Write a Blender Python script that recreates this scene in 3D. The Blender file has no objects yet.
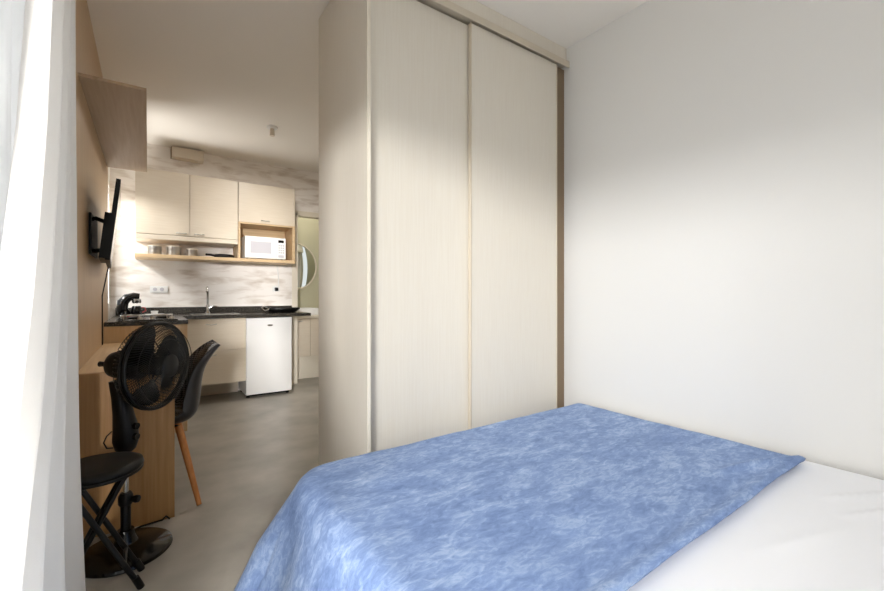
import bpy, bmesh, math, random
from mathutils import Vector, Matrix, noise
random.seed(7)
SC = bpy.context.scene
COL = SC.collection
PI = math.pi
# ------------------------------------------------------------------ camera
A = math.atan2(294.0, 416.0)            # the camera looks this far to the right of the kitchen
cam_d = bpy.data.cameras.new('camera')
cam_d.sensor_width = 36.0
cam_d.lens = 416.0 / 884.0 * 36.0
cam_d.clip_start = 0.02
cam = bpy.data.objects.new('camera', cam_d)
cam.location = (0, 0, 1.1)
cam.rotation_euler = (PI / 2, 0, -A)
COL.objects.link(cam)
SC.camera = cam
# ------------------------------------------------------------------ sky, daylight, exposure
world = bpy.data.worlds.new('World')
SC.world = world
world.use_nodes = True
bg = world.node_tree.nodes['Background']
bg.inputs['Color'].default_value = (0.92, 0.96, 1.0, 1)
bg.inputs['Strength'].default_value = 1.0


def area(name, loc, rot, sx, sy, power, color=(1, 1, 1)):
    d = bpy.data.lights.new(name, 'AREA')
    d.shape = 'RECTANGLE'
    d.size, d.size_y, d.energy, d.color = sx, sy, power, color
    o = bpy.data.objects.new(name, d)
    o.location, o.rotation_euler = loc, rot
    COL.objects.link(o)
    return o


# bright hazy daylight standing outside the window, coming in low under its lintel
area('daylight', (-3.2, -3.2, 2.62), (0, -PI / 2, 0), 0.5, 12.0, 60, (1.0, 0.99, 0.975))
area('near_daylight', (-2.2, 0.5, 2.45), (0, -PI / 2, 0), 0.35, 6.0, 120, (1.0, 0.99, 0.975))
area('street_light_bounce', (-3.2, -3.2, 1.2), (0, -PI / 2, 0), 2.2, 12.0, 120, (1.0, 0.985, 0.96))


def aimed(name, loc, to, sx, sy, power, color, spread):
    o = area(name, loc, (0, 0, 0), sx, sy, power, color)
    o.rotation_euler = (Vector(to) - Vector(loc)).to_track_quat('-Z', 'Y').to_euler()
    o.data.spread = math.radians(spread)


# the parts of the same sky that shine lengthwise through the open half of the window, to the kitchen and to the wardrobe
aimed('slanting_daylight', (-1.95, -6.2, 2.15), (.75, 5.0, 1.3), 1.3, 0.8, 225, (1.0, 0.985, 0.96), 50)
aimed('oblique_daylight', (-2.6, -1.62, 2.48), (.75, 2.05, 1.0), .7, 0.4, 26, (1.0, 0.99, 0.975), 60)
# daylight at the small kitchen window: sky strip, open sky and bounce off the ground
area('kitchen_daylight', (-1.3, 3.6, 2.4), (0, -PI / 2, 0), 0.4, 3.0, 160, (1.0, 0.99, 0.965))
aimed('kitchen_ground_bounce', (-.85, 4.7, .3), (.7, 4.3, 2.6), .8, 1.2, 45, (1.0, 0.965, 0.925), 120)
# lamp at the kitchen ceiling fitting
area('kitchen_lamp', (.95, 4.1, 2.56), (0, 0, 0), .1, .1, 12, (1.0, 0.95, .88))
SC.view_settings.view_transform = 'Standard'
SC.view_settings.look = 'None'
SC.view_settings.gamma = 1.0
SC.view_settings.use_curve_mapping = False
SC.view_settings.exposure = 0.08
SC.cycles.max_bounces = 12
SC.cycles.diffuse_bounces = 8
SC.cycles.transparent_max_bounces = 16
SC.cycles.use_denoising = True
SC.cycles.sample_clamp_indirect = 6.0


# unseen fill light added under the bathroom ceiling to brighten that room
area('bathroom_fill', (1.75, 5.65, 2.6), (0, 0, 0), .25, .25, 5, (1.0, .95, .85))


# ------------------------------------------------------------------ materials
def lin(c):
    return tuple((v / 255 / 12.92) if v / 255 <= 0.04045 else ((v / 255 + 0.055) / 1.055) ** 2.4 for v in c) + (1.0,)


def mat(name, col, rough=0.5, metal=0.0, col2=None, scale=(6, 6, 6), nscale=1.0, detail=4.0, bump=0.0, bscale=60.0,
        lo=0.35, hi=0.65, bstretch=(1, 1, 1), sheen=0.0, distort=0.0, spec=0.5, coat=0.0):
    m = bpy.data.materials.new(name)
    m.use_nodes = True
    nt = m.node_tree
    b = nt.nodes['Principled BSDF']
    b.inputs['Base Color'].default_value = lin(col)
    b.inputs['Roughness'].default_value = rough
    b.inputs['Metallic'].default_value = metal
    b.inputs['Specular IOR Level'].default_value = spec
    b.inputs['Sheen Weight'].default_value = sheen
    b.inputs['Coat Weight'].default_value = coat
    tc = nt.nodes.new('ShaderNodeTexCoord')
    if col2:
        mp = nt.nodes.new('ShaderNodeMapping')
        mp.inputs['Scale'].default_value = scale
        nz = nt.nodes.new('ShaderNodeTexNoise')
        nz.inputs['Scale'].default_value = nscale
        nz.inputs['Detail'].default_value = detail
        nz.inputs['Distortion'].default_value = distort
        rp = nt.nodes.new('ShaderNodeValToRGB')
        rp.color_ramp.elements[0].position = lo
        rp.color_ramp.elements[1].position = hi
        rp.color_ramp.elements[0].color = lin(col)
        rp.color_ramp.elements[1].color = lin(col2)
        nt.links.new(tc.outputs['Object'], mp.inputs['Vector'])
        nt.links.new(mp.outputs['Vector'], nz.inputs['Vector'])
        nt.links.new(nz.outputs['Fac'], rp.inputs['Fac'])
        nt.links.new(rp.outputs['Color'], b.inputs['Base Color'])
    if bump:
        mp2 = nt.nodes.new('ShaderNodeMapping')
        mp2.inputs['Scale'].default_value = bstretch
        n2 = nt.nodes.new('ShaderNodeTexNoise')
        n2.inputs['Scale'].default_value = bscale
        n2.inputs['Detail'].default_value = 3
        bp = nt.nodes.new('ShaderNodeBump')
        bp.inputs['Strength'].default_value = bump
        bp.inputs['Distance'].default_value = 0.01
        nt.links.new(tc.outputs['Object'], mp2.inputs['Vector'])
        nt.links.new(mp2.outputs['Vector'], n2.inputs['Vector'])
        nt.links.new(n2.outputs['Fac'], bp.inputs['Height'])
        nt.links.new(bp.outputs['Normal'], b.inputs['Normal'])
    return m


def cloth(name, col, trans=0.5, clear=0.0, bscale=300):
    m = bpy.data.materials.new(name)
    m.use_nodes = True
    nt = m.node_tree
    nt.nodes.remove(nt.nodes['Principled BSDF'])
    out = nt.nodes['Material Output']
    d = nt.nodes.new('ShaderNodeBsdfDiffuse')
    t = nt.nodes.new('ShaderNodeBsdfTranslucent')
    d.inputs['Color'].default_value = lin(col)
    t.inputs['Color'].default_value = lin(col)
    tc = nt.nodes.new('ShaderNodeTexCoord')
    nz = nt.nodes.new('ShaderNodeTexNoise')
    nz.inputs['Scale'].default_value = bscale
    bp = nt.nodes.new('ShaderNodeBump')
    bp.inputs['Strength'].default_value = 0.15
    bp.inputs['Distance'].default_value = 0.002
    nt.links.new(tc.outputs['Object'], nz.inputs['Vector'])
    nt.links.new(nz.outputs['Fac'], bp.inputs['Height'])
    nt.links.new(bp.outputs['Normal'], d.inputs['Normal'])
    mx = nt.nodes.new('ShaderNodeMixShader')
    mx.inputs[0].default_value = trans
    nt.links.new(d.outputs[0], mx.inputs[1])
    nt.links.new(t.outputs[0], mx.inputs[2])
    last = mx
    if clear:
        tr = nt.nodes.new('ShaderNodeBsdfTransparent')
        m2 = nt.nodes.new('ShaderNodeMixShader')
        m2.inputs[0].default_value = clear
        nt.links.new(mx.outputs[0], m2.inputs[1])
        nt.links.new(tr.outputs[0], m2.inputs[2])
        last = m2
    nt.links.new(last.outputs[0], out.inputs['Surface'])
    return m


def thin_glass(name):
    m = bpy.data.materials.new(name)
    m.use_nodes = True
    nt = m.node_tree
    nt.nodes.remove(nt.nodes['Principled BSDF'])
    out = nt.nodes['Material Output']
    t = nt.nodes.new('ShaderNodeBsdfTransparent')
    g = nt.nodes.new('ShaderNodeBsdfGlossy')
    g.inputs['Roughness'].default_value = 0.02
    mx = nt.nodes.new('ShaderNodeMixShader')
    mx.inputs[0].default_value = 0.06
    nt.links.new(t.outputs[0], mx.inputs[1])
    nt.links.new(g.outputs[0], mx.inputs[2])
    nt.links.new(mx.outputs[0], out.inputs['Surface'])
    return m


M = {}
M['wall'] = mat('wall_paint', (228, 227, 224), 0.9, bump=0.04, bscale=180)
M['ceiling'] = mat('ceiling_paint', (240, 236, 229), 0.95, bump=0.03, bscale=120)
M['floor'] = mat('burnt_cement', (146, 142, 134), 0.36, col2=(182, 177, 168), scale=(1.6, 1.6, 1), nscale=2.0, detail=8, lo=0.3, hi=0.72, bump=0.05, bscale=14)
M['tile'] = mat('streaked_wall_tile', (199, 186, 173), 0.4, col2=(244, 239, 234), scale=(1.6, 1.6, 6.5), nscale=2.0, detail=7, lo=0.28, hi=0.52, distort=0.3, bump=0.05, bscale=30)
M['cream'] = mat('cream_laminate', (223, 216, 203), 0.42, col2=(226, 220, 208), scale=(60, 60, 1.6), nscale=3.0, detail=3, bump=0.03, bscale=8, bstretch=(60, 60, 2))
M['creamk'] = mat('cream_kitchen_laminate', (212, 200, 182), 0.4, col2=(216, 205, 188), scale=(3, 3, 40), nscale=2.0, detail=3)
M['creamedge'] = mat('cream_edge_band', (232, 224, 208), 0.4)
M['basinshade'] = mat('sink_basin_shade', (60, 52, 44), 0.8)
M['metalc'] = mat('champagne_aluminium', (212, 202, 184), 0.35, 0.2)
M['brownside'] = mat('recess_shade_and_cap_brown', (128, 108, 84), 0.5)  # on the wardrobe filler, the shade of a recess is put into this brown
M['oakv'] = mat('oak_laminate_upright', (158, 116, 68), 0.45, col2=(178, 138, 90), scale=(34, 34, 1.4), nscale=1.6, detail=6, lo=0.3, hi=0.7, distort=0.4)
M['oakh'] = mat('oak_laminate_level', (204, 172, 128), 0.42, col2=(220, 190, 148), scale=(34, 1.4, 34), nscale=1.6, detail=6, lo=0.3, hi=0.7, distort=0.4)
M['panel'] = mat('oak_wall_cladding', (186, 156, 120), 0.42, col2=(199, 171, 136), scale=(30, 30, 1.3), nscale=1.5, detail=6, lo=0.3, hi=0.7, distort=0.4)
M['shelfwood'] = mat('oak_shelf_board', (196, 168, 130), 0.45, col2=(212, 186, 148), scale=(1.4, 34, 34), nscale=1.6, detail=6, lo=0.3, hi=0.7)
M['underwood'] = mat('brown_oak_board', (172, 148, 120), 0.5, col2=(182, 159, 132), scale=(30, 1.4, 30), nscale=1.6, detail=5)
M['granite'] = mat('black_granite', (34, 33, 32), 0.2, col2=(122, 114, 102), scale=(1, 1, 1), nscale=140, detail=4, lo=0.5, hi=0.72)
M['white'] = mat('white_enamel', (240, 240, 240), 0.3)
M['whiteg'] = mat('white_plastic', (234, 234, 232), 0.35)
M['screenm'] = mat('pale_oven_window', (196, 194, 200), 0.2)
M['chrome'] = mat('chrome', (215, 215, 215), 0.12, 1.0)
M['oakpale'] = mat('pale_oak_front', (212, 182, 140), 0.42, col2=(226, 200, 162), scale=(34, 34, 1.4), nscale=1.6, detail=6, lo=0.3, hi=0.7, distort=0.4)
M['steel'] = mat('brushed_steel', (190, 186, 180), 0.3, 1.0)
M['black'] = mat('black_plastic', (9, 9, 10), 0.42, spec=0.3)
M['blackg'] = mat('black_gloss_plastic', (10, 10, 11), 0.14)
M['blackm'] = mat('black_powder_coat', (10, 10, 10), 0.45, spec=0.3)
M['blade'] = mat('smoked_grey_blade', (22, 22, 24), 0.25)
M['vinyl'] = mat('black_vinyl', (12, 11, 10), 0.45, spec=0.3, bump=0.08, bscale=160)
M['shell'] = mat('charcoal_moulded_plastic', (34, 33, 36), 0.36)
M['beech'] = mat('orange_beech', (188, 120, 62), 0.42, col2=(204, 138, 78), scale=(40, 40, 2), nscale=2)
M['red'] = mat('red_plastic', (170, 24, 36), 0.3)
M['sheet'] = mat('white_cotton', (246, 248, 253), 0.85, bump=0.08, bscale=9)
M['mattress'] = mat('mattress_ticking', (225, 224, 222), 0.9)
M['bedbase'] = mat('bed_base_fabric', (180, 172, 160), 0.9)
M['mirror'] = mat('mirror_glass', (225, 228, 222), 0.03, 1.0)
M['greenwall'] = mat('pale_olive_paint', (182, 178, 152), 0.8)
M['curtain'] = cloth('white_drape', (245, 243, 240), 0.42)
M['sheer'] = cloth('white_voile', (226, 228, 230), 0.10, 0.01)
M['glass'] = thin_glass('window_glass')
M['frame'] = mat('white_window_frame', (236, 236, 234), 0.4)
M['ground'] = mat('outside_paving', (190, 186, 178), 0.9)


def make_blanket_mat():
    m = bpy.data.materials.new('blue_plush')
    m.use_nodes = True
    nt = m.node_tree
    b = nt.nodes['Principled BSDF']
    b.inputs['Roughness'].default_value = 0.92
    b.inputs['Specular IOR Level'].default_value = 0.15
    b.inputs['Sheen Weight'].default_value = 0.12
    b.inputs['Sheen Roughness'].default_value = 0.4
    b.inputs['Sheen Tint'].default_value = (0.72, 0.84, 1.0, 1)
    tc = nt.nodes.new('ShaderNodeTexCoord')
    rot = nt.nodes.new('ShaderNodeMapping')
    rot.inputs['Rotation'].default_value = (0, 0, math.radians(-32))
    rot.inputs['Scale'].default_value = (1.0, 2.3, 1.6)
    nt.links.new(tc.outputs['Object'], rot.inputs['Vector'])

    def nz(scale, det, dist):
        n = nt.nodes.new('ShaderNodeTexNoise')
        n.inputs['Scale'].default_value = scale
        n.inputs['Detail'].default_value = det
        n.inputs['Roughness'].default_value = 0.68
        n.inputs['Distortion'].default_value = dist
        nt.links.new(rot.outputs['Vector'], n.inputs['Vector'])
        return n
    n1, n2 = nz(4.2, 9, 0.7), nz(20, 7, 1.0)
    mx = nt.nodes.new('ShaderNodeMix')
    mx.inputs['Factor'].default_value = 0.5
    nt.links.new(n1.outputs['Fac'], mx.inputs['A'])
    nt.links.new(n2.outputs['Fac'], mx.inputs['B'])
    rp = nt.nodes.new('ShaderNodeValToRGB')
    rp.color_ramp.elements[0].position = 0.36
    rp.color_ramp.elements[0].color = lin((102, 126, 173))
    rp.color_ramp.elements[1].position = 0.66
    rp.color_ramp.elements[1].color = lin((182, 202, 231))
    e = rp.color_ramp.elements.new(0.5)
    e.color = lin((132, 156, 201))
    nt.links.new(mx.outputs['Result'], rp.inputs['Fac'])
    nt.links.new(rp.outputs['Color'], b.inputs['Base Color'])
    bp = nt.nodes.new('ShaderNodeBump')
    bp.inputs['Strength'].default_value = 0.35
    bp.inputs['Distance'].default_value = 0.012
    nt.links.new(mx.outputs['Result'], bp.inputs['Height'])
    nt.links.new(bp.outputs['Normal'], b.inputs['Normal'])
    return m


M['blanket'] = make_blanket_mat()


def make_shell_mat():
    m = mat('diamond_textured_plastic', (40, 38, 41), 0.24)
    nt = m.node_tree
    b = nt.nodes['Principled BSDF']
    tc = nt.nodes.new('ShaderNodeTexCoord')
    mp = nt.nodes.new('ShaderNodeMapping')
    mp.inputs['Rotation'].default_value = (math.radians(45), 0, 0)
    mp.inputs['Scale'].default_value = (1, 120, 120)
    v = nt.nodes.new('ShaderNodeTexChecker')
    v.inputs['Scale'].default_value = 1.0
    v.inputs['Color1'].default_value = lin((40, 38, 40))
    v.inputs['Color2'].default_value = lin((92, 88, 90))
    nt.links.new(tc.outputs['Object'], mp.inputs['Vector'])
    nt.links.new(mp.outputs['Vector'], v.inputs['Vector'])
    nt.links.new(v.outputs['Color'], b.inputs['Base Color'])
    return m


M['diamond'] = make_shell_mat()


# ------------------------------------------------------------------ mesh helpers
def box(bm, x0, x1, y0, y1, z0, z1, bev=0.0, seg=2):
    r = bmesh.ops.create_cube(bm, size=1.0)
    vs = r['verts']
    for v in vs:
        v.co = Vector((x0 + (v.co.x + .5) * (x1 - x0), y0 + (v.co.y + .5) * (y1 - y0), z0 + (v.co.z + .5) * (z1 - z0)))
    if bev:
        es = list({e for v in vs for e in v.link_edges})
        bmesh.ops.bevel(bm, geom=es, offset=bev, segments=seg, affect='EDGES', profile=0.6)
    return bm


def bx(*a, **k):
    return box(bmesh.new(), *a, **k)


def tube(bm, pts, r, n=8, cap=True, radii=None):
    pts = [Vector(p) for p in pts]
    rings = []
    up = None
    for i, p in enumerate(pts):
        if i == 0:
            t = pts[1] - p
        elif i == len(pts) - 1:
            t = p - pts[i - 1]
        else:
            t = (pts[i + 1] - p).normalized() + (p - pts[i - 1]).normalized()
        t.normalize()
        if up is None:
            up = Vector((0, 0, 1)) if abs(t.z) < 0.9 else Vector((1, 0, 0))
        sd = t.cross(up).normalized()
        up = sd.cross(t).normalized()
        rr = radii[i] if radii else r
        rings.append([bm.verts.new(p + (sd * math.cos(2 * PI * k / n) + up * math.sin(2 * PI * k / n)) * rr) for k in range(n)])
    for a, b in zip(rings, rings[1:]):
        for k in range(n):
            bm.faces.new((a[k], a[(k + 1) % n], b[(k + 1) % n], b[k]))
    if cap:
        bm.faces.new(rings[0])
        bm.faces.new(rings[-1][::-1])
    return bm


def lathe(bm, prof, o=(0, 0, 0), ax=(0, 0, 1), n=32, sx=1.0, sy=1.0):
    """prof: (radius, height along ax); closed with caps where the radius is 0"""
    o, ax = Vector(o), Vector(ax).normalized()
    e1 = ax.cross(Vector((0, 0, 1)) if abs(ax.z) < 0.9 else Vector((1, 0, 0))).normalized()
    if abs(ax.z) > 0.9:
        e1 = Vector((1, 0, 0))
    e2 = ax.cross(e1).normalized()
    rings = []
    for r, h in prof:
        if r <= 1e-6:
            rings.append([bm.verts.new(o + ax * h)])
        else:
            rings.append([bm.verts.new(o + ax * h + (e1 * math.cos(2 * PI * k / n) * sx + e2 * math.sin(2 * PI * k / n) * sy) * r) for k in range(n)])
    for a, b in zip(rings, rings[1:]):
        for k in range(n):
            if len(a) == 1 and len(b) == 1:
                continue
            if len(a) == 1:
                bm.faces.new((a[0], b[k], b[(k + 1) % n]))
            elif len(b) == 1:
                bm.faces.new((a[k], b[0], a[(k + 1) % n]))
            else:
                bm.faces.new((a[k], b[k], b[(k + 1) % n], a[(k + 1) % n]))
    return bm


def ring(bm, o, ax, R, r, n=48, m=8):
    o, ax = Vector(o), Vector(ax).normalized()
    e1 = ax.cross(Vector((0, 0, 1)) if abs(ax.z) < 0.9 else Vector((1, 0, 0))).normalized()
    e2 = ax.cross(e1).normalized()
    rs = []
    for i in range(n):
        d = e1 * math.cos(2 * PI * i / n) + e2 * math.sin(2 * PI * i / n)
        rs.append([bm.verts.new(o + d * (R + r * math.cos(2 * PI * k / m)) + ax * r * math.sin(2 * PI * k / m)) for k in range(m)])
    for i in range(n):
        a, b = rs[i], rs[(i + 1) % n]
        for k in range(m):
            bm.faces.new((a[k], b[k], b[(k + 1) % m], a[(k + 1) % m]))
    return bm


def surf(fn, nu, nv):
    bm = bmesh.new()
    g = [[bm.verts.new(fn(i / nu, j / nv)) for j in range(nv + 1)] for i in range(nu + 1)]
    for i in range(nu):
        for j in range(nv):
            bm.faces.new((g[i][j], g[i + 1][j], g[i + 1][j + 1], g[i][j + 1]))
    return bm


def wo(o):
    p = Vector((0, 0, 0))
    while o is not None:
        p += o.location
        o = o.parent
    return p


def obj(name, bm, m, parent=None, smooth=False, origin=None):
    bmesh.ops.recalc_face_normals(bm, faces=bm.faces)
    off = wo(parent) if parent is not None else Vector(origin or (0, 0, 0))
    for v in bm.verts:
        v.co -= off
    me = bpy.data.meshes.new(name)
    bm.to_mesh(me)
    bm.free()
    me.materials.append(m)
    if smooth:
        for p in me.polygons:
            p.use_smooth = True
        if smooth == 'a':
            try:
                me.set_sharp_from_angle(angle=math.radians(40))
            except Exception:
                pass
    o = bpy.data.objects.new(name, me)
    COL.objects.link(o)
    if parent is not None:
        o.parent = parent
    elif origin:
        o.location = origin
    return o


def tag(o, label, cat, group=None):
    o['label'], o['category'] = label, cat
    if group:
        o['group'] = group
    return o


def thing(name, label, cat, loc=(0, 0, 0), group=None):
    o = bpy.data.objects.new(name, None)
    o.empty_display_size = 0.05
    COL.objects.link(o)
    o.location = loc
    return tag(o, label, cat, group)


def struct(name, bm, m, parent=None, smooth=False):
    o = obj(name, bm, m, parent, smooth)
    if parent is None:
        o['kind'] = 'structure'
    return o


def dup(root, loc, label, group=None):
    r = root.copy()
    COL.objects.link(r)
    r.location = loc
    r['label'] = label
    if group:
        r['group'] = group
    for ch in list(root.children):
        c = ch.copy()
        COL.objects.link(c)
        c.parent = r
        for g in list(ch.children):
            d = g.copy()
            COL.objects.link(d)
            d.parent = c
    return r


# ------------------------------------------------------------------ the room
CEIL = 2.68
XL, XP, XR = -0.31, -0.268, 2.188        # window wall, wood cladding face, right wall
YB, YR = 5.30, -1.1                      # kitchen wall, wall behind the camera
WY0, WY1, WZ1 = -0.75, 1.50, 2.15        # window opening in the left wall
KY0, KY1, KZ0, KZ1 = 4.42, 5.18, 1.02, 2.15  # small kitchen window behind the end of the cladding
struct('floor', bx(XL - .15, 2.6, YR - .1, 6.3, -0.06, 0.0), M['floor'])
struct('ceiling', bx(XL - .15, 2.6, YR - .1, 6.3, CEIL, CEIL + .08), M['ceiling'])
bm = bmesh.new()
box(bm, XL - .15, XL, WY1, KY0, 0, CEIL)
box(bm, XL - .15, XL, KY0, KY1, 0, KZ0)
box(bm, XL - .15, XL, KY0, KY1, KZ1, CEIL)
box(bm, XL - .15, XL, KY1, YB + .1, 0, CEIL)
box(bm, XL - .15, XL, YR - .1, WY0, 0, CEIL)
box(bm, XL - .15, XL, WY0, WY1, WZ1, CEIL)
struct('wall_left', bm, M['wall'])
struct('wall_right', bx(XR, XR + .1, YR - .1, YB, 0, CEIL), M['wall'])
struct('wall_rear', bx(XL, XR, YR - .1, YR, 0, CEIL), M['wall'])
XD0 = 1.515                                # doorway to the bathroom
bm = bmesh.new()
box(bm, XL, XD0, YB, YB + .1, 0, CEIL)
box(bm, XD0, XR + .1, YB, YB + .1, 2.12, CEIL)
struct('wall_back', bm, M['tile'])
struct('wall_far', bx(0.7, 2.6, 6.0, 6.1, 0, CEIL), M['greenwall'])
struct('wall_side', bx(0.7, 0.8, YB + .1, 6.0, 0, CEIL), M['greenwall'])
struct('wall_end', bx(2.5, 2.6, YB, 6.0, 0, CEIL), M['greenwall'])
bm = bmesh.new()
box(bm, XD0 - .055, XD0 + .012, YB - .012, YB + .11, 0, 2.13)
box(bm, XD0 - .055, XR, YB - .012, YB + .11, 2.10, 2.16)
struct('trim_1', bm, M['creamedge'])
struct('wall_panel', bx(XL, XP, 1.98, 4.36, 0, CEIL), M['panel'])
# window: sliding glazed door behind the curtains
w1 = struct('window_1', bx(XL - .11, XL - .05, WY0, WY1, WZ1 - .05, WZ1), M['frame'])
for y in (WY0, 0.5, WY1 - .05):
    obj('window_frame', bx(XL - .10, XL - .06, y, y + .05, 0.03, WZ1 - .05), M['frame'], w1)
obj('window_sill', bx(XL - .12, XL - .04, WY0, WY1, 0, .03), M['frame'], w1)
obj('window_pane', bx(XL - .083, XL - .077, 0.55, WY1 - .05, .03, WZ1 - .05), M['glass'], w1)
obj('window_pane', bx(XL - .093, XL - .087, WY0 + .05, 0.5, .03, WZ1 - .05), M['glass'], w1)
w2 = struct('window_2', bx(XL - .11, XL - .05, KY0, KY1, KZ1 - .04, KZ1), M['frame'])
for y in (KY0, (KY0 + KY1) / 2 - .02, KY1 - .04):
    obj('window_frame', bx(XL - .10, XL - .06, y, y + .04, KZ0 + .03, KZ1 - .04), M['frame'], w2)
obj('window_sill', bx(XL - .12, XL - .04, KY0, KY1, KZ0, KZ0 + .03), M['frame'], w2)
obj('window_pane', bx(XL - .083, XL - .077, KY0 + .04, KY1 - .04, KZ0 + .03, KZ1 - .04), M['glass'], w2)
struct('ground', bx(-14, XL - .15, -16, 8, -.14, -.06), M['ground'])

# ------------------------------------------------------------------ wardrobe
wx0, wy, wyb = 0.79, 1.737, 2.33
W = thing('wardrobe', 'tall cream wardrobe with two sliding doors standing in the corner by the right wall', 'wardrobe', (1.48, 2.0, 0))
obj('side_panel', bx(wx0, wx0 + .014, 1.69, wyb, 0, CEIL - .012, bev=.0015), M['cream'], W)
obj('edge_strip', bx(wx0 - .0015, wx0 + .0155, 1.687, 1.6902, 0, CEIL - .012), M['creamedge'], W)
bm = bmesh.new()
box(bm, wx0 + .0145, XR - .002, wyb - .015, wyb, 0, CEIL - .012)
box(bm, wx0 + .0145, XR - .002, 1.80, wyb - .015, .04, .06)
box(bm, wx0 + .0145, XR - .002, 1.80, wyb - .015, 2.60, 2.62)
box(bm, XR - .02, XR - .002, 1.80, wyb - .015, .06, 2.60)
obj('carcass', bm, M['cream'], W)
obj('fascia', bx(wx0 + .0145, XR - .001, 1.715, 1.735, 2.586, CEIL - .001), M['cream'], W, smooth=False)
bm = bmesh.new()
box(bm, wx0 + .0145, XR - .001, 1.690, 1.80, 2.568, 2.5855, bev=.002)
box(bm, wx0 + .0145, XR - .001, 1.690, 1.6955, 2.546, 2.572, bev=.001)
obj('top_track', bm, M['metalc'], W)
obj('bottom_track', bx(wx0 + .0145, XR - .001, 1.70, 1.80, 0, .022, bev=.002), M['metalc'], W)


def door(x0, x1, y, lab):
    d = obj('door', bx(x0, x1, y, y + .018, .028, 2.55, bev=.001), M['cream'], W)
    d['label'] = lab
    for xa in (x0 - .002, x1 - .006):
        bm = bmesh.new()
        box(bm, xa, xa + .008, y - .004, y + .02, .028, 2.55, bev=.002)
        obj('profile_strip', bm, M['metalc'], d)
    return d


door(wx0 + .020, 1.46, 1.742, 'rear sliding door, next to the side panel')
door(1.40, 2.094, 1.716, 'front sliding door, next to the white wall')
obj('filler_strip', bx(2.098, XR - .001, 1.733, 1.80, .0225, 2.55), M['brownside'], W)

# ------------------------------------------------------------------ bed, sheet, blanket
BX0, BX1, BY0, BY1, BZ = 0.45, 2.15, -0.62, 1.545, 0.432
B = thing('bed', 'low double bed under a white sheet, pushed against the right wall', 'bed', (1.3, .45, 0))


def rounded_slab(x0, x1, y0, y1, z0, z1, rc, bev):
    bm = bmesh.new()
    rows = []
    for z, i in ((z0, bev), (z0 + bev * .3, bev * .3), (z0 + bev, 0), (z1 - bev, 0), (z1 - bev * .3, bev * .3), (z1, bev)):
        row = []
        for cx, cy, a0 in ((x1 - rc, y1 - rc, 0), (x0 + rc, y1 - rc, 90), (x0 + rc, y0 + rc, 180), (x1 - rc, y0 + rc, 270)):
            for k in range(9):
                a = math.radians(a0 + k * 90 / 8)
                row.append(bm.verts.new((cx + (rc - i) * math.cos(a), cy + (rc - i) * math.sin(a), z)))
        rows.append(row)
    n = len(rows[0])
    for a, b in zip(rows, rows[1:]):
        for k in range(n):
            bm.faces.new((a[k], a[(k + 1) % n], b[(k + 1) % n], b[k]))
    bm.faces.new(rows[0][::-1])
    bm.faces.new(rows[-1])
    return bm


obj('base', rounded_slab(BX0 + .01, BX1 - .01, BY0 + .01, BY1 - .01, .06, .2, .10, .01), M['bedbase'], B, smooth='a')
obj('mattress', rounded_slab(BX0, BX1, BY0, BY1, .2, BZ, .10, .03), M['mattress'], B, smooth='a')
for x in (BX0 + .1, BX1 - .1):
    for y in (BY0 + .1, BY1 - .1):
        obj('leg', lathe(bmesh.new(), [(0, 0), (.02, 0), (.025, .06), (0, .06)], (x, y, 0), n=16), M['blackm'], B)


def drape(u, v, X0, X1, Y1, z0, R, th_side, th_foot, th_corner, fold, rc=0.0):
    s, q = max(0.0, X0 + rc - u), max(0.0, v - Y1 + rc)
    if s > 0 and q > 0 and rc > 0:                    # rounded corner of the mattress
        h = math.hypot(s, q)
        d = max(0.0, h - rc)
        if d > 0:
            cx, cy = X0 + rc - s / h * rc, Y1 - rc + q / h * rc
            s, q = s / h * d, q / h * d
        else:
            cx, cy = u, v
    else:
        s, q = max(0.0, X0 - u), max(0.0, v - Y1)
        d = math.hypot(s, q)
        cx, cy = max(u, X0), min(v, Y1)
    if d < 1e-9:
        return Vector((min(cx, X1), cy, z0)), 0.0
    dx, dy = -s / d, q / d
    ca = 2 * min(abs(dx), abs(dy))                    # 0 on a side, about 1.4 on the diagonal
    base = th_side if abs(dx) > abs(dy) else th_foot
    k = min(1.0, ca * 1.15)
    th = base * (1 - k) + th_corner * k
    lim = R * th
    if d < lim:
        a = d / R
        out, drop, L = R * math.sin(a), R * (1 - math.cos(a)), 0.0
    else:
        L = d - lim
        out, drop = R * math.sin(th) + L * math.cos(th), R * (1 - math.cos(th)) + L * math.sin(th)
    along = cy if abs(dx) > abs(dy) else cx
    ang = math.atan2(dy, -dx)
    out += fold * min(1.0, L / .2) * (math.sin(along * 17 + 1.0) * .6 + math.sin(along * 31) * .3 + 0.9 * math.sin(ang * 6 - 0.4) * (1 if ca > .05 else 0))
    return Vector((cx + dx * out, cy + dy * out, max(.012, z0 - drop))), L


def sheet_fn(a, b):
    u = BX0 - .36 + a * (BX1 + .006 - BX0 + .36)
    v = BY0 + b * (BY1 - BY0 + .30)
    p, L = drape(u, v, BX0 + .022, BX1 + .006, BY1 - .022, BZ + .005, .03, 1.56, 1.56, 1.5, .004, .09)
    n = noise.noise(Vector((u * 2.2, v * 5.5, 3.1))) * .0035 + noise.noise(Vector((u * 6, v * 3, 1.1))) * .0015
    for (ax, ay, bx_, by_, h, w) in ((1.70, .32, 2.02, .16, .016, .012), (1.80, .39, 2.06, .25, .013, .010), (1.30, .40, 1.75, .26, .005, .02), (1.05, .33, 1.45, .16, .005, .02)):
        e = Vector((bx_ - ax, by_ - ay))
        t = max(0, min(1, (Vector((u - ax, v - ay)).dot(e)) / e.length_squared))
        dd = (Vector((u - ax, v - ay)) - e * t).length
        n += h * math.exp(-(dd / w) ** 2) * math.sin(PI * (0.1 + .8 * t))
    if L == 0:
        p.z += max(0, n)
    return p


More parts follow.
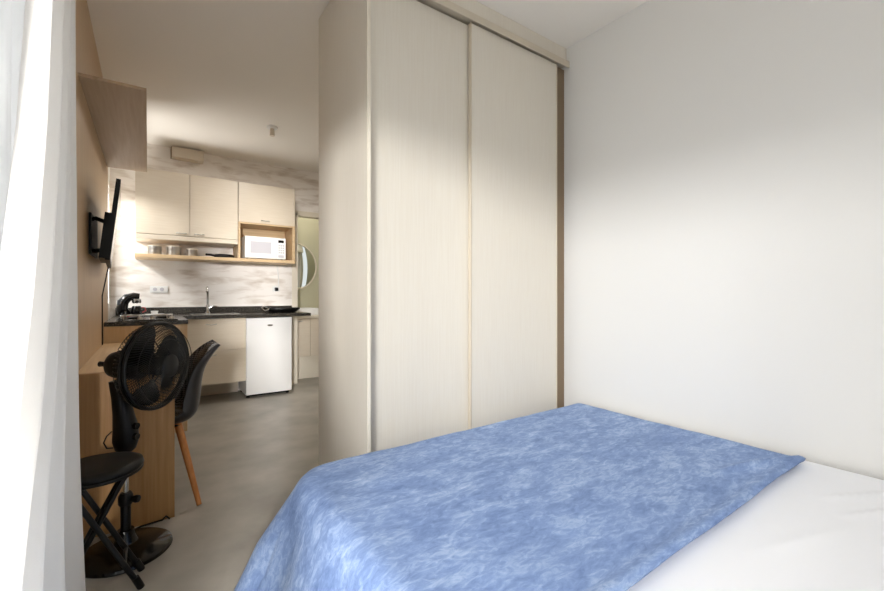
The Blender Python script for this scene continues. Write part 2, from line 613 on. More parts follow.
o = obj('bed_sheet', surf(sheet_fn, 150, 150), M['sheet'], smooth=True)
tag(o, 'white cotton sheet stretched over the bed, bare at its near end', 'sheet')

HY0 = 0.506


def blanket_fn(a, b):
    u = .445 - .44 + a * (2.092 - .445 + .44)
    v = HY0 + b * (1.565 - HY0 + .30)
    edge = .006 * noise.noise(Vector((u * 2.5, 7.7, 0))) * (1 - b) ** 6
    v += edge
    p, L = drape(u, v, .475, 2.10, 1.535, BZ + .029, .075, 1.20, 1.46, 1.12, .024, .10)
    nz = noise.noise(Vector((u * 4, v * 4, 9))) * .004 + noise.noise(Vector((u * 11, v * 11, 2))) * .002
    hem = .012 * math.exp(-((v - HY0 - edge - .018) / .022) ** 2)
    # soft crease near the corner by the wall
    e = Vector((-.42, .12))
    w = Vector((u - 2.04, v - .545))
    t = max(0, min(1, w.dot(e) / e.length_squared))
    hem += .022 * math.exp(-((w - e * t).length / .022) ** 2) * math.sin(PI * min(1, .12 + t)) ** .8
    if p.z > .1:
        p.z += max(-.003, nz) + hem
    return p


bm = surf(blanket_fn, 170, 120)
blanket = obj('blanket', bm, M['blanket'], smooth=True)
sol = blanket.modifiers.new('thick', 'SOLIDIFY')
sol.thickness = 0.012
sol.offset = -1.0
tag(blanket, 'mottled blue plush blanket spread over the foot of the bed and hanging down', 'blanket')

# ------------------------------------------------------------------ curtains
def lerp_tab(tab, z):
    for (z0, y0), (z1, y1) in zip(tab, tab[1:]):
        if z0 <= z <= z1:
            return y0 + (y1 - y0) * (z - z0) / (z1 - z0)
    return tab[0][1] if z < tab[0][0] else tab[-1][1]


NEAR = [(0.0, .40), (.5, .55), (.75, .76), (.85, .86), (1.1, 1.01), (1.45, 1.17), (2.1, 1.36), (2.62, 1.42)]


def drape_fn(a, b):
    z = .10 + b * 2.50
    yn = lerp_tab(NEAR, z)
    ye = 1.752 + .15 * max(0, 1 - z / .75) ** 1.3
    y = yn + (ye - yn) * a
    fl = 1 - b
    amp = .020 + .010 * fl
    x = -.203 + amp * math.sin(a * 2 * PI * 4.5 + .6) + .006 * math.sin(a * 23 + z * 1.3) + .006 * fl
    y += .014 * math.sin(a * 2 * PI * 4.5 + 1.9)
    return Vector((x, y, z))


c = thing('curtain', 'white opaque curtain gathered at the end of the window, hanging almost to the floor', 'curtain', (-.196, 1.4, .1))
obj('fabric', surf(drape_fn, 130, 40), M['curtain'], c, smooth=True)


def hem_fn(a, b):
    p = drape_fn(a, b * .028)
    p.x += .0035
    return p


def sheer_fn(a, b):
    z = .06 + b * 2.54
    y = 1.06 + .57 * a
    x = -.262 + .016 * math.sin(a * 2 * PI * 7) + .006 * math.sin(a * 61 + z)
    return Vector((x, y, z))


c2 = thing('sheer_curtain', 'sheer white voile curtain hanging against the bright window', 'curtain', (-.262, 1.35, .06))
obj('fabric', surf(sheer_fn, 220, 10), M['sheer'], c2, smooth=True)
rail = obj('curtain_rail', bx(-.29, -.17, WY0, 1.86, 2.60, 2.625, bev=.004), M['frame'])
tag(rail, 'white curtain rail running above the window', 'rail')
obj('bracket', bx(-.309, -.23, .6, .63, 2.62, 2.679), M['frame'], rail)
obj('bracket', bx(-.309, -.23, 1.7, 1.73, 2.62, 2.679), M['frame'], rail)

# ------------------------------------------------------------------ desk, wall shelf, television
D = thing('desk', 'narrow oak desk fixed along the wood clad wall, its closed end towards the bed', 'desk', (-.08, 3.1, 0))
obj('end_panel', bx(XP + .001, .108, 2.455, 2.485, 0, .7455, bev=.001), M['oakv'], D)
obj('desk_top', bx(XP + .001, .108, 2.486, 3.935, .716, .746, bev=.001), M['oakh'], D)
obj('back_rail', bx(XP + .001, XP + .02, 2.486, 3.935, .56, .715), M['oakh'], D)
S = thing('wall_shelf', 'deep brown oak shelf board high on the wood clad wall above the television', 'shelf', (-.14, 3.4, 2.13))
obj('board', bx(XP + .001, -.006, 2.575, 4.27, 2.13, 2.146, bev=.001), M['underwood'], S)

T = thing('television', 'black flat television on a swivel arm on the wood clad wall', 'television', (-.2, 3.25, 1.28))


def tvp(s, h, t):
    """s: 0..1 from the near end to the far end, h: 0..1 up the screen, t: metres behind the screen"""
    Y = 2.88 + .90 * s
    xb, xt = -.168 - .046 * s, -.120 - .040 * s
    n = Vector((-1.0, -.05, .09)).normalized()
    return Vector((xb + (xt - xb) * h, Y, 1.292 + .445 * h)) + n * t


def tvbox(s0, s1, h0, h1, t0, t1):
    bm = bmesh.new()
    vs = [bm.verts.new(tvp(s, h, t)) for s in (s0, s1) for h in (h0, h1) for t in (t0, t1)]
    for f in ((0, 1, 3, 2), (4, 6, 7, 5), (0, 4, 5, 1), (2, 3, 7, 6), (0, 2, 6, 4), (1, 5, 7, 3)):
        bm.faces.new([vs[i] for i in f])
    return bm


obj('bezel', tvbox(0, 1, 0, 1, .001, .022), M['black'], T)
obj('screen', tvbox(.012, .988, .03, .98, 0, .003), M['blackg'], T)
obj('back_housing', tvbox(.02, .55, .02, .58, .022, .05), M['black'], T)
br = obj('wall_bracket', bx(XP + .0005, XP + .012, 3.0, 3.35, 1.33, 1.56, bev=.002), M['blackm'], T)
bm = tube(bmesh.new(), [(XP + .0135, 3.05, 1.53), (XP + .03, 3.0, 1.53), (-.20, 3.05, 1.52)], .012, 8)
obj('arm', bm, M['blackm'], br, smooth='a')
bm = tube(bmesh.new(), [(XP + .0135, 3.05, 1.35), (XP + .03, 3.0, 1.35), (-.21, 3.06, 1.36)], .012, 8)
obj('arm', bm, M['blackm'], br, smooth='a')
bm = tube(bmesh.new(), [(-.215, 3.62, 1.32), (-.235, 3.70, 1.24), (XP + .006, 3.76, 1.10), (XP + .006, 3.77, .752)], .004, 6)
obj('cable', bm, M['black'], T)

# ------------------------------------------------------------------ kitchen
KF = 4.75                                   # front of the kitchen base units
PX1 = .262                                  # right side of the deep unit
PY = 3.955
U = thing('base_cabinet', 'deep oak fronted base cabinet at the end of the desk, under the hob', 'cabinet', (0, 4.5, 0))
obj('body', bx(XP + .001, PX1 - .002, PY + .02, YB - .012, .1, .868), M['creamk'], U)
obj('front_panel', bx(XP + .001, PX1, PY, PY + .019, 0, .868, bev=.001), M['oakpale'], U)
obj('plinth', bx(XP + .001, PX1 - .03, PY + .08, YB - .02, 0, .099), M['creamk'], U)
U2 = thing('drawer_cabinet', 'cream drawer cabinet beside the white fridge, its base raised off the floor', 'cabinet', (.57, 5.0, .2))
obj('body', bx(PX1 + .001, .840, KF + .02, YB - .012, .205, .868), M['creamk'], U2)


def handle(x, y, z, p, w=.085):
    bm = tube(bmesh.new(), [(x - w / 2, y, z), (x - w / 2 + .008, y - .018, z), (x, y - .024, z - .004), (x + w / 2 - .008, y - .018, z), (x + w / 2, y, z)], .006, 8)
    return obj('handle', bm, M['steel'], p, smooth=True)


d1 = obj('drawer', bx(PX1 + .004, .838, KF, KF + .019, .545, .862, bev=.001), M['creamk'], U2)
handle(.52, KF, .81, d1, .09)
d2 = obj('drawer', bx(PX1 + .004, .838, KF, KF + .019, .205, .541, bev=.001), M['creamk'], U2)
handle(.52, KF, .50, d2, .09)
obj('plinth', bx(PX1 + .001, .84, YB - .06, YB - .012, 0, .204), M['creamk'], U2)

# continuous worktop, one slab: deep on the left, shallow to the right
bm = bmesh.new()
prof = [(XP + .002, PY - .012), (PX1 + .005, PY - .012), (PX1 + .005, KF - .02), (1.515, KF - .02), (1.515, YB - .001), (XP + .002, YB - .001)]
lo_ = [bm.verts.new((x, y, .870)) for x, y in prof]
hi_ = [bm.verts.new((x, y, .902)) for x, y in prof]
bm.faces.new(lo_[::-1])
bm.faces.new(hi_)
for i in range(6):
    bm.faces.new((lo_[i], lo_[(i + 1) % 6], hi_[(i + 1) % 6], hi_[i]))
wt = obj('worktop', bm, M['granite'])
tag(wt, 'black granite worktop running along the kitchen wall over cabinets and fridge', 'worktop')
obj('upstand', bx(XP + .002, 1.455, YB - .022, YB - .001, .902, .975, bev=.002), M['granite'], wt)

# fridge
F = thing('fridge', 'small white under-counter fridge at the right end of the worktop', 'fridge', (1.08, 5.0, 0))
obj('body', bx(.853, 1.322, 4.865, YB - .03, .03, .862, bev=.006), M['white'], F)
fd = obj('door', bx(.850, 1.325, 4.805, 4.860, .035, .860, bev=.012, seg=4), M['white'], F, smooth='a')
bm = lathe(bmesh.new(), [(0, 0), (.5, 0), (.5, .004), (0, .005)], (1.092, 4.8055, .775), (0, -1, 0), 24, .062, .024)
bd = obj('badge', bm, M['steel'], fd)
bd['label'] = 'small dark oval badge'
obj('badge_bar', bx(1.070, 1.114, 4.7985, 4.8015, .771, .779), M['black'], fd)
for x in (.88, 1.29):
    for y in (4.87, 5.2):
        obj('foot', lathe(bmesh.new(), [(0, 0), (.018, 0), (.018, .03), (0, .03)], (x, y, 0), n=14), M['black'], F)
obj('kick_plate', bx(.87, 1.305, 4.885, 4.9, .006, .03), M['black'], F)

# wall cabinets
UF = 4.95
C1 = thing('wall_cabinet', 'cream two-door wall cabinet at the left of the kitchen wall', 'cabinet', (.35, 5.1, 1.66))
obj('body', bx(-.100, .795, UF + .02, YB - .001, 1.70, 2.335), M['creamk'], C1)
obj('bottom_board', bx(-.100, .795, UF - .002, YB - .001, 1.652, 1.699, bev=.008, seg=3), M['creamk'], C1)
dd = obj('door', bx(-.098, .3455, UF, UF + .018, 1.704, 2.333, bev=.001), M['creamk'], C1)
handle(.275, UF, 1.728, dd)
dd = obj('door', bx(.3495, .793, UF, UF + .018, 1.704, 2.333, bev=.001), M['creamk'], C1)
handle(.435, UF, 1.728, dd)
C2 = thing('microwave_cabinet', 'cream wall cabinet with a flap door above an open oak microwave niche', 'cabinet', (1.1, 5.1, 1.5))
obj('body', bx(.799, 1.400, UF + .02, YB - .001, 1.905, 2.335), M['creamk'], C2)
dd = obj('door', bx(.801, 1.398, UF, UF + .018, 1.905, 2.333, bev=.001), M['creamk'], C2)
handle(1.075, UF, 1.935, dd)
obj('side_panel', bx(.799, .819, UF + .002, YB - .001, 1.508, 1.904), M['shelfwood'], C2)
obj('side_panel', bx(1.372, 1.400, UF + .002, YB - .001, 1.508, 1.904), M['shelfwood'], C2)
obj('back_panel', bx(.820, 1.371, YB - .010, YB - .001, 1.508, 1.885), M['shelfwood'], C2)
obj('top_panel', bx(.820, 1.371, UF + .002, YB - .001, 1.886, 1.904), M['shelfwood'], C2)
sh = thing('kitchen_shelf', 'long thick oak shelf under the wall cabinets, holding pots and the microwave', 'shelf', (.65, 5.1, 1.47))
obj('board', bx(-.105, 1.402, UF - .005, YB - .001, 1.470, 1.506, bev=.006, seg=3), M['shelfwood'], sh)

# microwave
mx0, mx1, mz0, my = .868, 1.300, 1.507, 4.968
MW = thing('microwave', 'white microwave oven standing in the open niche', 'microwave', (1.08, 5.1, mz0))
obj('case', bx(mx0, mx1, my + .012, my + .29, mz0 + .008, mz0 + .252, bev=.004), M['whiteg'], MW)
for x in (mx0 + .03, mx1 - .03):
    obj('foot', lathe(bmesh.new(), [(0, 0), (.012, 0), (.012, .009), (0, .009)], (x, my + .05, mz0 - .0005), n=12), M['black'], MW)
md = obj('door', bx(mx0, mx0 + .325, my, my + .0115, mz0 + .01, mz0 + .25, bev=.003), M['whiteg'], MW)
obj('window', bx(mx0 + .055, mx0 + .275, my - .0015, my, mz0 + .065, mz0 + .195), M['screenm'], md)
mp_ = obj('control_panel', bx(mx0 + .327, mx1, my, my + .0115, mz0 + .01, mz0 + .25, bev=.003), M['whiteg'], MW)
obj('display', bx(mx0 + .350, mx1 - .022, my - .0015, my, mz0 + .195, mz0 + .225), M['blackg'], mp_)
for i in range(4):
    for j in range(3):
        obj('button', bx(mx0 + .352 + j * .023, mx0 + .368 + j * .023, my - .002, my, mz0 + .075 + i * .027, mz0 + .091 + i * .027), M['screenm'], mp_)
obj('release_button', bx(mx0 + .35, mx1 - .022, my - .002, my, mz0 + .025, mz0 + .055), M['screenm'], mp_)

# pots on the shelf, each one with body and lid
def pot(x, r, h, label):
    t = thing('canister', label, 'canister', (x, 5.06, 1.5065), 'canisters on the kitchen shelf')
    obj('body', lathe(bmesh.new(), [(0, 0), (r * .94, 0), (r, .006), (r, h * .5), (r * .97, h * .52), (r, h * .56), (r, h), (0, h)], (x, 5.06, 1.5065), n=28), M['steel'], t, smooth='a')
    obj('lid', lathe(bmesh.new(), [(0, h), (r * 1.04, h), (r * 1.04, h + .008), (r * .5, h + .014), (0, h + .015)], (x, 5.06, 1.5065), n=28), M['creamedge'], t, smooth='a')


pot(.055, .058, .085, 'steel canister at the left end of the kitchen shelf')
pot(.215, .066, .088, 'widest steel canister, in the middle of the three on the kitchen shelf')
pot(.375, .050, .070, 'lowest steel canister, nearest the black grill pan on the kitchen shelf')
gp = thing('grill_pan', 'black lidded grill pan lying on the kitchen shelf beside the niche', 'pan', (.66, 5.08, 1.5065))
obj('pan', lathe(bmesh.new(), [(0, 0), (.085, 0), (.10, .012), (.10, .024), (0, .024)], (.68, 5.08, 1.5065), n=28, sx=1.0, sy=.9), M['black'], gp, smooth='a')
obj('lid', lathe(bmesh.new(), [(0, .025), (.10, .025), (.092, .038), (0, .046)], (.68, 5.08, 1.5065), n=28, sx=1.0, sy=.9), M['blackg'], gp, smooth='a')
obj('handle', tube(bmesh.new(), [(.585, 5.06, 1.53), (.54, 5.03, 1.535), (.50, 5.0, 1.532)], .012, 10), M['black'], gp, smooth='a')

# faucet and sink
sk = thing('sink', 'steel sink on the granite worktop under the tap, its basin shade a dark sheet', 'sink', (.55, 5.05, .902))
bm = bmesh.new()
for (x0, x1, y0, y1) in ((.36, .80, 4.86, 4.88), (.36, .80, 5.15, 5.17), (.36, .38, 4.88, 5.15), (.78, .80, 4.88, 5.15)):
    box(bm, x0, x1, y0, y1, .9021, .9061)
obj('rim', bm, M['steel'], sk)
obj('basin', bx(.38, .78, 4.88, 5.15, .9021, .9031), M['basinshade'], sk)  # flat dark sheet, its colour stands in for the shade inside the basin
fx, fy = .535, 5.215
fa = thing('tap', 'tall chrome gooseneck tap behind the sink', 'tap', (fx, fy, .902))
obj('base', lathe(bmesh.new(), [(0, 0), (.03, 0), (.03, .012), (.022, .02), (.02, .09), (0, .09)], (fx, fy, .9025), n=20), M['chrome'], fa, smooth='a')
obj('spout', tube(bmesh.new(), [(fx, fy, .99), (fx, fy, 1.14), (fx - .004, fy - .02, 1.175), (fx - .01, fy - .06, 1.188), (fx - .016, fy - .10, 1.175), (fx - .018, fy - .115, 1.14)], .012, 10), M['chrome'], fa, smooth='a')
obj('lever', tube(bmesh.new(), [(fx + .018, fy - .01, .965), (fx + .06, fy - .03, .985), (fx + .10, fy - .045, .975)], .008, 8), M['chrome'], fa, smooth='a')

# black tray with chrome handle at the right end of the worktop
tr = thing('roasting_tray', 'black tray with a chrome handle on the worktop above the fridge', 'tray', (1.28, 5.0, .902))
bm = lathe(bmesh.new(), [(0, .001), (.72, .001), (1, .04), (1, .055), (.93, .055), (.7, .02), (0, .02)], (1.29, 5.05, .902), n=40, sx=.19, sy=.12)
obj('pan', bm, M['black'], tr, smooth='a')
obj('handle', tube(bmesh.new(), [(1.105, 5.02, .955), (1.065, 5.0, .975), (1.04, 4.98, .955), (1.075, 4.96, .925), (1.12, 4.99, .945)], .010, 8), M['chrome'], tr, smooth='a')

# hob and coffee machine on the deep part
HB = thing('hob', 'black glass hob on the deep worktop in front of the coffee machine', 'hob', (.06, 4.2, .902))
obj('glass_plate', bx(-.19, .20, 4.0, 4.5, .9025, .9105, bev=.003), M['blackg'], HB)
for x in (-.09, .10):
    obj('burner', lathe(bmesh.new(), [(0, 0), (.05, 0), (.05, .01), (.03, .018), (0, .018)], (x, 4.3, .9105), n=24), M['black'], HB, smooth='a')
    ps = bmesh.new()
    ring(ps, (x, 4.3, .936), (0, 0, 1), .075, .004, 24, 6)
    for k in range(4):
        a = k * PI / 2 + .4
        tube(ps, [(x + .075 * math.cos(a), 4.3 + .075 * math.sin(a), .936), (x + .082 * math.cos(a), 4.3 + .082 * math.sin(a), .9105)], .004, 6)
    obj('pan_support', ps, M['steel'], HB)
for x in (-.05, .03, .16):
    obj('knob', lathe(bmesh.new(), [(0, 0), (.017, 0), (.015, .02), (0, .022)], (x, 4.06, .9105), n=18), M['steel'], HB, smooth='a')

cx, cy = -.125, 4.72
CM = thing('coffee_machine', 'black and chrome coffee machine with a red light at the left end of the worktop', 'coffee machine', (cx, cy, .902))
obj('base', bx(cx - .085, cx + .105, cy - .10, cy + .10, .9025, .932, bev=.008, seg=3), M['chrome'], CM, smooth='a')
bm = tube(bmesh.new(), [(cx - .05, cy, .93), (cx - .075, cy, 1.0), (cx - .068, cy, 1.08), (cx - .03, cy, 1.13), (cx + .025, cy, 1.148), (cx + .07, cy, 1.145)], .05, 16, radii=[.052, .05, .05, .046, .042, .034])
obj('body', bm, M['blackg'], CM, smooth=True)
obj('brew_head', lathe(bmesh.new(), [(0, 0), (.034, 0), (.04, .012), (.04, .05), (.03, .055), (0, .055)], (cx + .045, cy, 1.065), n=24), M['chrome'], CM, smooth='a')
jug = obj('jug', lathe(bmesh.new(), [(0, 0), (.042, 0), (.05, .02), (.046, .075), (.034, .10), (0, .10)], (cx + .045, cy, .934), n=24), M['blackg'], CM, smooth='a')
obj('handle', tube(bmesh.new(), [(cx + .088, cy, 1.015), (cx + .118, cy, 1.01), (cx + .122, cy, .975), (cx + .09, cy, .955)], .007, 8), M['red'], jug, smooth='a')
obj('indicator', bx(cx - .03, cx + .04, cy - .1025, cy - .0995, .911, .924), M['red'], CM)
for ch in CM.children:                                   # a compact machine
    ch.scale = (.88, 1, .78)
wtray = thing('white_tray', 'white serving tray lying beside the coffee machine on the worktop', 'tray', (.03, 4.74, .902))
obj('dish', lathe(bmesh.new(), [(0, .001), (.8, .001), (1, .022), (.95, .024), (.78, .008), (0, .008)], (.055, 4.74, .902), n=32, sx=.085, sy=.12), M['white'], wtray, smooth='a')
obj('cup', lathe(bmesh.new(), [(0, 0), (.02, 0), (.03, .045), (.027, .045), (.018, .006), (0, .006)], (.05, 4.74, .911), n=20), M['white'], wtray, smooth='a')


# outlets
def outlet(x, z, w, label, gang):
    t = thing('wall_outlet', label, 'outlet', (x, YB - .001, z), 'kitchen wall outlets')
    obj('plate', bx(x - w / 2, x + w / 2, YB - .012, YB - .001, z - .035, z + .035, bev=.003), M['whiteg'], t)
    for g in gang:
        obj('socket', lathe(bmesh.new(), [(0, 0), (.019, 0), (.019, .002), (0, .002)], (x + g, YB - .0145, z), (0, 1, 0), 16), M['screenm'], t)
    return t


outlet(.095, 1.165, .16, 'wide white double outlet plate above the coffee machine', (-.035, .025))
t2 = outlet(1.27, 1.185, .08, 'white outlet with a dark plug, under the microwave', (0,))
pl = thing('power_cord', 'white cord with a dark plug running from the outlet up to the kitchen shelf', 'cord', (1.27, YB - .02, 1.18))
obj('cable', tube(bmesh.new(), [(1.27, YB - .04, 1.175), (1.292, YB - .03, 1.22), (1.30, YB - .012, 1.30), (1.29, YB - .008, 1.40), (1.285, YB - .008, 1.469)], .006, 8), M['whiteg'], pl, smooth='a')
obj('plug', bx(1.252, 1.288, YB - .052, YB - .0147, 1.155, 1.195, bev=.006, seg=2), M['black'], pl)

# vent box over the cabinets
vb = thing('vent_box', 'beige box mounted at the ceiling above the wall cabinets', 'box', (.35, 5.24, 2.55))
obj('case', bx(.205, .495, 5.18, YB - .001, 2.555, 2.665, bev=.004), M['creamk'], vb)
obj('end_cap', bx(.196, .2045, 5.19, YB - .001, 2.56, 2.66), M['brownside'], vb)
# small ceiling fitting
cl = thing('ceiling_fitting', 'small pale ceiling fitting hanging over the kitchen floor', 'ceiling light', (.95, 4.1, CEIL))
obj('rose', lathe(bmesh.new(), [(0, -.001), (.05, -.001), (.048, -.016), (.02, -.02), (0, -.02)], (.95, 4.1, CEIL), n=24), M['whiteg'], cl, smooth='a')
obj('socket', lathe(bmesh.new(), [(0, -.0205), (.018, -.0205), (.02, -.05), (.022, -.085), (0, -.085)], (.95, 4.1, CEIL), n=20), M['creamk'], cl, smooth='a')

# ------------------------------------------------------------------ bathroom beyond the doorway
V = thing('vanity_cabinet', 'pale vanity cabinet with two doors seen through the doorway by the fridge', 'cabinet', (1.8, 5.7, 0))
obj('body', bx(1.02, 2.30, 5.50, 5.98, .30, .80), M['creamk'], V)
obj('counter_top', bx(1.0, 2.32, 5.46, 5.998, .801, .835, bev=.003), M['creamedge'], V)
for x0, x1 in ((1.35, 1.745), (1.75, 2.28)):
    q = obj('door', bx(x0, x1, 5.48, 5.499, .305, .797, bev=.001), M['creamk'], V)
    handle((x0 + x1) / 2 + .05, 5.48, .765, q, .09)
obj('plinth', bx(1.02, 2.30, 5.56, 5.98, 0, .299), M['creamedge'], V)
bs = tag(obj('wash_basin', bx(1.45, 1.90, 5.60, 5.95, .836, .93, bev=.012, seg=3), M['white']), 'white rectangular wash basin on the vanity top', 'basin')
mr = thing('mirror', 'round mirror on the bathroom wall, half hidden by the door frame', 'mirror', (1.66, 5.99, 1.5))
obj('glass', lathe(bmesh.new(), [(0, 0), (.325, 0), (.33, .004), (.33, .012), (0, .012)], (1.66, 5.985, 1.51), (0, 1, 0), 48), M['mirror'], mr, smooth='a')
obj('frame', ring(bmesh.new(), (1.66, 5.985, 1.51), (0, 1, 0), .335, .009, 48, 8), M['metalc'], mr, smooth=True)

# ------------------------------------------------------------------ shell chair
CH = thing('shell_chair', 'charcoal moulded shell chair with splayed beech legs, tucked in at the desk', 'chair', (0.035, 2.775, 0))
PR = [(-.225, .415), (-.20, .437), (-.12, .440), (-.02, .425), (.08, .418), (.145, .430), (.185, .470), (.200, .545), (.206, .62), (.222, .695), (.258, .765), (.302, .818)]
HW = [.185, .205, .225, .232, .235, .235, .232, .226, .216, .20, .175, .13]
LIFT = [.00, .012, .03, .045, .06, .075, .085, .085, .075, .06, .038, .018]


def catm(P, t):
    n = len(P) - 1
    i = min(n - 1, int(t * n))
    f = t * n - i
    g = lambda k: P[max(0, min(n, k))]
    def cr(a, b, c, d):
        return .5 * (2 * b + (c - a) * f + (2 * a - 5 * b + 4 * c - d) * f * f + (3 * b - a - 3 * c + d) * f ** 3)
    if isinstance(P[0], tuple):
        return tuple(cr(g(i - 1)[k], g(i)[k], g(i + 1)[k], g(i + 2)[k]) for k in range(len(P[0])))
    return cr(g(i - 1), g(i), g(i + 1), g(i + 2))


def shell_pt(a, b, off=0.0):
    px, pz = catm(PR, a)
    p2 = catm(PR, min(1, a + .01))
    p1 = catm(PR, max(0, a - .01))
    tx, tz = p2[0] - p1[0], p2[1] - p1[1]
    l = math.hypot(tx, tz)
    nx, nz = -tz / l, tx / l                  # towards the sitter
    w, li = catm(HW, a), catm(LIFT, a)
    s = b * 2 - 1
    k = li * (abs(s) ** 2.6) + off
    return Vector((.035 + px + nx * k, 2.775 + w * math.sin(s * PI / 2 * .98) , pz + nz * k))


bm = bmesh.new()
NU, NV = 44, 28
g1 = [[bm.verts.new(shell_pt(i / NU, j / NV)) for j in range(NV + 1)] for i in range(NU + 1)]
g2 = [[bm.verts.new(shell_pt(i / NU, j / NV, -.008)) for j in range(NV + 1)] for i in range(NU + 1)]
fin = []
for i in range(NU):
    for j in range(NV):
        fin.append(bm.faces.new((g1[i][j], g1[i + 1][j], g1[i + 1][j + 1], g1[i][j + 1])))
        bm.faces.new((g2[i][j + 1], g2[i + 1][j + 1], g2[i + 1][j], g2[i][j]))
for i in range(NU):
    bm.faces.new((g1[i][0], g2[i][0], g2[i + 1][0], g1[i + 1][0]))
    bm.faces.new((g1[i + 1][NV], g2[i + 1][NV], g2[i][NV], g1[i][NV]))
for j in range(NV):
    bm.faces.new((g1[0][j + 1], g2[0][j + 1], g2[0][j], g1[0][j]))
    bm.faces.new((g1[NU][j], g2[NU][j], g2[NU][j + 1], g1[NU][j + 1]))
for f in fin:
    f.material_index = 1
shell = obj('shell', bm, M['shell'], CH, smooth=True)
shell.data.materials.append(M['diamond'])
for sx_, sy_ in ((1, 1), (1, -1), (-1, 1), (-1, -1)):
    tx_, ty_ = .035 + sx_ * .10, 2.775 + sy_ * .12
    fx_, fy_ = .035 + sx_ * .185, 2.775 + sy_ * .255
    if sx_ < 0:
        fx_ = .035 - .175
    lg = obj('leg', tube(bmesh.new(), [(tx_, ty_, .395), (tx_ * .55 + fx_ * .45, ty_ * .55 + fy_ * .45, .22), (fx_, fy_, 0.001)], .016, 12, radii=[.019, .017, .012]), M['beech'], CH, smooth='a')
ub = bmesh.new()
for p, q in (((-.065, 2.655), (.135, 2.895)), ((-.065, 2.895), (.135, 2.655))):
    tube(ub, [(p[0], p[1], .392), ((p[0] + q[0]) / 2, (p[1] + q[1]) / 2, .402), (q[0], q[1], .392)], .008, 8)
obj('under_frame', ub, M['blackm'], CH)

# ------------------------------------------------------------------ folding stool
SX, SY = -.150, 1.985
ST = thing('folding_stool', 'black folding stool with a round padded seat beside the curtain', 'stool', (SX, SY, 0))
obj('seat', lathe(bmesh.new(), [(0, .448), (.12, .448), (.135, .452), (.139, .462), (.135, .474), (.115, .480), (0, .482)], (SX, SY, 0), n=48), M['vinyl'], ST, smooth=True)
obj('seat_rim', ring(bmesh.new(), (SX, SY, .447), (0, 0, 1), .129, .008, 48, 8), M['blackm'], ST, smooth=True)
for sgn, yy in ((1, .062), (-1, .044)):
    lx0, lx1 = SX - sgn * .085, SX + sgn * .125
    for e in (-1, 1):
        y = SY + e * yy + .01
        l = obj('leg', tube(bmesh.new(), [(lx0, y, .436), (lx0 + (lx1 - lx0) * .95, y, .03), (lx1, y, .012)], .0095, 10), M['blackm'], ST, smooth='a')
        obj('foot_cap', tube(bmesh.new(), [(lx0 + (lx1 - lx0) * .93, y, .045), (lx1, y, .012), (lx1 + sgn * .004, y, .001)], .0125, 10), M['black'], l, smooth='a')
    obj('crossbar', tube(bmesh.new(), [(lx0 + (lx1 - lx0) * .78, SY + .01 - yy, .105), (lx0 + (lx1 - lx0) * .78, SY + .01 + yy, .105)], .007, 8), M['blackm'], ST, smooth='a')
    obj('hinge_bar', tube(bmesh.new(), [(lx0, SY + .01 - yy, .438), (lx0, SY + .01 + yy, .438)], .009, 8), M['blackm'], ST, smooth='a')

# ------------------------------------------------------------------ pedestal fan
FX, FY = -.078, 2.235
FN = thing('pedestal_fan', 'black pedestal fan standing between the stool and the end of the desk', 'fan', (FX, FY, 0))
obj('base', lathe(bmesh.new(), [(0, 0), (.165, 0), (.17, .006), (.167, .016), (.15, .026), (.08, .036), (.045, .05), (.034, .075), (.03, .10), (0, .10)], (FX, FY, 0), n=56), M['blackg'], FN, smooth='a')
obj('lower_pole', tube(bmesh.new(), [(FX, FY, .09), (FX, FY, .24)], .0185, 20), M['black'], FN, smooth='a')
cc = obj('height_collar', lathe(bmesh.new(), [(0, .205), (.022, .205), (.027, .213), (.027, .245), (.02, .258), (0, .258)], (FX, FY, 0), n=24), M['black'], FN, smooth='a')
obj('knob', lathe(bmesh.new(), [(0, 0), (.012, 0), (.016, .015), (.014, .026), (0, .028)], (FX + .024, FY - .012, .228), (.8, -.5, 0), 16), M['black'], cc, smooth='a')
up = obj('upper_pole', tube(bmesh.new(), [(FX, FY, .25), (FX, FY, .45)], .0115, 18), M['chrome'], FN, smooth='a')
up['label'] = 'silver telescopic tube'
nk = obj('neck_housing', tube(bmesh.new(), [(FX, FY, .43), (FX, FY, .445), (FX, FY, .48), (FX, FY, .53), (FX - .008, FY, .60), (FX - .018, FY + .003, .67), (FX - .03, FY + .006, .74)], .05, 24,
         radii=[.022, .037, .047, .045, .037, .032, .029]), M['black'], FN, smooth='a')
for i, z in enumerate((.50, .545)):
    obj('control_button', lathe(bmesh.new(), [(0, 0), (.014, 0), (.013, .012), (0, .013)], (FX + .033, FY - .032, z), (.72, -.69, 0), 16), M['blackg'], nk, smooth='a')
N = Vector((.77, -.63, -.01)).normalized()
C0 = Vector((0.034, 2.12, .806))
E1 = N.cross(Vector((0, 0, 1))).normalized()
E2 = E1.cross(N).normalized()
RF = .177


def fp(x, y, z):
    return C0 + E1 * x + E2 * y + N * z


mo = obj('motor_housing', lathe(bmesh.new(), [(0, -.215), (.035, -.212), (.052, -.195), (.060, -.165), (.061, -.10), (.055, -.075), (0, -.075)], C0, N, 32), M['black'], FN, smooth='a')
obj('oscillation_knob', tube(bmesh.new(), [C0 - N * .21, C0 - N * .245, C0 - N * .26], .010, 12, radii=[.011, .010, .012]), M['black'], mo, smooth='a')
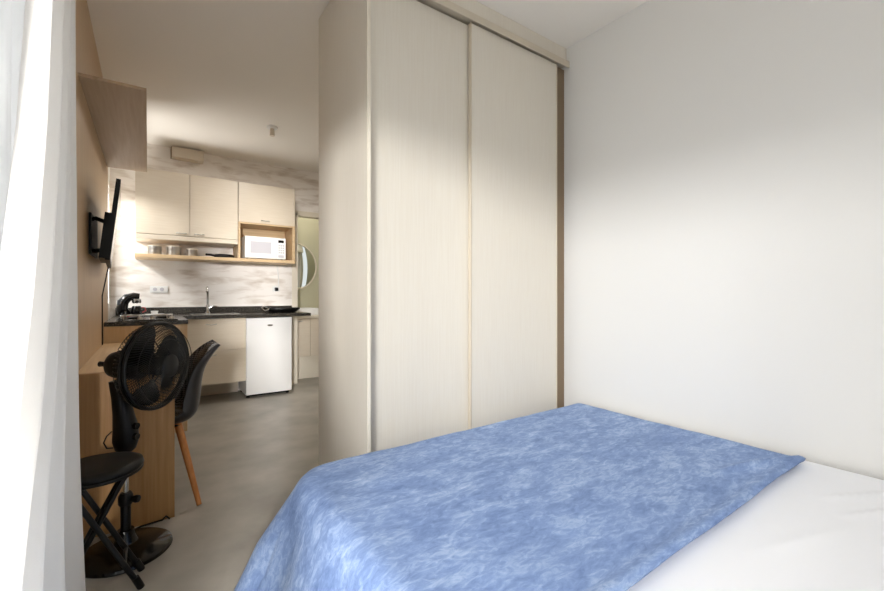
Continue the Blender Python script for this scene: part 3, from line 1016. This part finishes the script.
# grilles
rg = bmesh.new()
ring(rg, C0 - N * .012, N, RF, .007, 64, 8)
NR = 64
for k in range(NR):
    a = 2 * PI * k / NR
    pts = []
    for r_, z_ in ((.055, -.078), (.10, -.082), (.145, -.07), (.169, -.045), (RF, -.012)):
        pts.append(fp(r_ * math.cos(a), r_ * math.sin(a), z_))
    tube(rg, pts, .0016, 4, cap=False)
for r_, z_ in ((.058, -.078), (.12, -.079)):
    ring(rg, C0 + N * z_, N, r_, .002, 40, 5)
obj('rear_grille', rg, M['blackm'], FN)
fg = bmesh.new()
ring(fg, C0 + N * .004, N, RF, .007, 64, 8)
NR = 100
for k in range(NR):
    a = 2 * PI * k / NR
    pts = []
    for i in range(7):
        t = i / 6
        r_ = .046 + (RF - .046) * t
        aa = a + .75 * (1 - t) ** 1.3
        z_ = .052 * math.cos(t * PI / 2) ** .55 + .004 if t < 1 else .004
        pts.append(fp(r_ * math.cos(aa), r_ * math.sin(aa), z_))
    tube(fg, pts, .0016, 4, cap=False)
for r_, z_ in ((.11, .050), (.155, .040)):
    ring(fg, C0 + N * z_, N, r_, .0016, 48, 5)
obj('front_grille', fg, M['blackm'], FN)
obj('grille_cap', lathe(bmesh.new(), [(0, .046), (.048, .046), (.049, .056), (.04, .062), (0, .064)], C0, N, 32), M['black'], FN, smooth='a')
obj('hub', lathe(bmesh.new(), [(0, -.06), (.038, -.06), (.042, -.04), (.040, .012), (.03, .022), (0, .024)], C0, N, 28), M['blackg'], FN, smooth='a')
for k in range(3):
    a0 = math.radians(35 + 120 * k)

    def bl(u, v, off):
        r_ = .036 + (.165 - .036) * u
        wdt = .75 + .62 * math.sin(min(1, u * 1.15) * PI / 2) - .8 * max(0, u - .75) ** 1.2
        aa = a0 + (v - .5) * wdt + .25 * u
        z_ = -.018 + (v - .5) * .045 * (1 - .35 * u) + off
        return fp(r_ * math.cos(aa), r_ * math.sin(aa), z_)
    bm = bmesh.new()
    g1 = [[bm.verts.new(bl(i / 8, j / 8, .0012)) for j in range(9)] for i in range(9)]
    g2 = [[bm.verts.new(bl(i / 8, j / 8, -.0012)) for j in range(9)] for i in range(9)]
    for i in range(8):
        for j in range(8):
            bm.faces.new((g1[i][j], g1[i + 1][j], g1[i + 1][j + 1], g1[i][j + 1]))
            bm.faces.new((g2[i][j + 1], g2[i + 1][j + 1], g2[i + 1][j], g2[i][j]))
        bm.faces.new((g1[i][0], g2[i][0], g2[i + 1][0], g1[i + 1][0]))
        bm.faces.new((g1[i + 1][8], g2[i + 1][8], g2[i][8], g1[i][8]))
        bm.faces.new((g1[0][i + 1], g2[0][i + 1], g2[0][i], g1[0][i]))
        bm.faces.new((g1[8][i], g2[8][i], g2[8][i + 1], g1[8][i + 1]))
    obj('blade', bm, M['blade'], FN, smooth='a')
cd = obj('power_cord', tube(bmesh.new(), [(FX + .01, FY + .165, .008), (FX + .05, FY + .198, .006), (FX + .105, FY + .205, .006), (FX + .135, FY + .195, .012), (FX + .15, FY + .21, .02), (FX + .165, FY + .195, .008)], .0042, 8), M['black'], FN, smooth='a')
obj('cable_loop', tube(bmesh.new(), [(FX - .045, FY - .012, .53), (FX - .062, FY - .02, .515), (FX - .072, FY - .022, .49), (FX - .062, FY - .02, .465), (FX - .042, FY - .012, .46)], .003, 8), M['black'], FN, smooth='a')
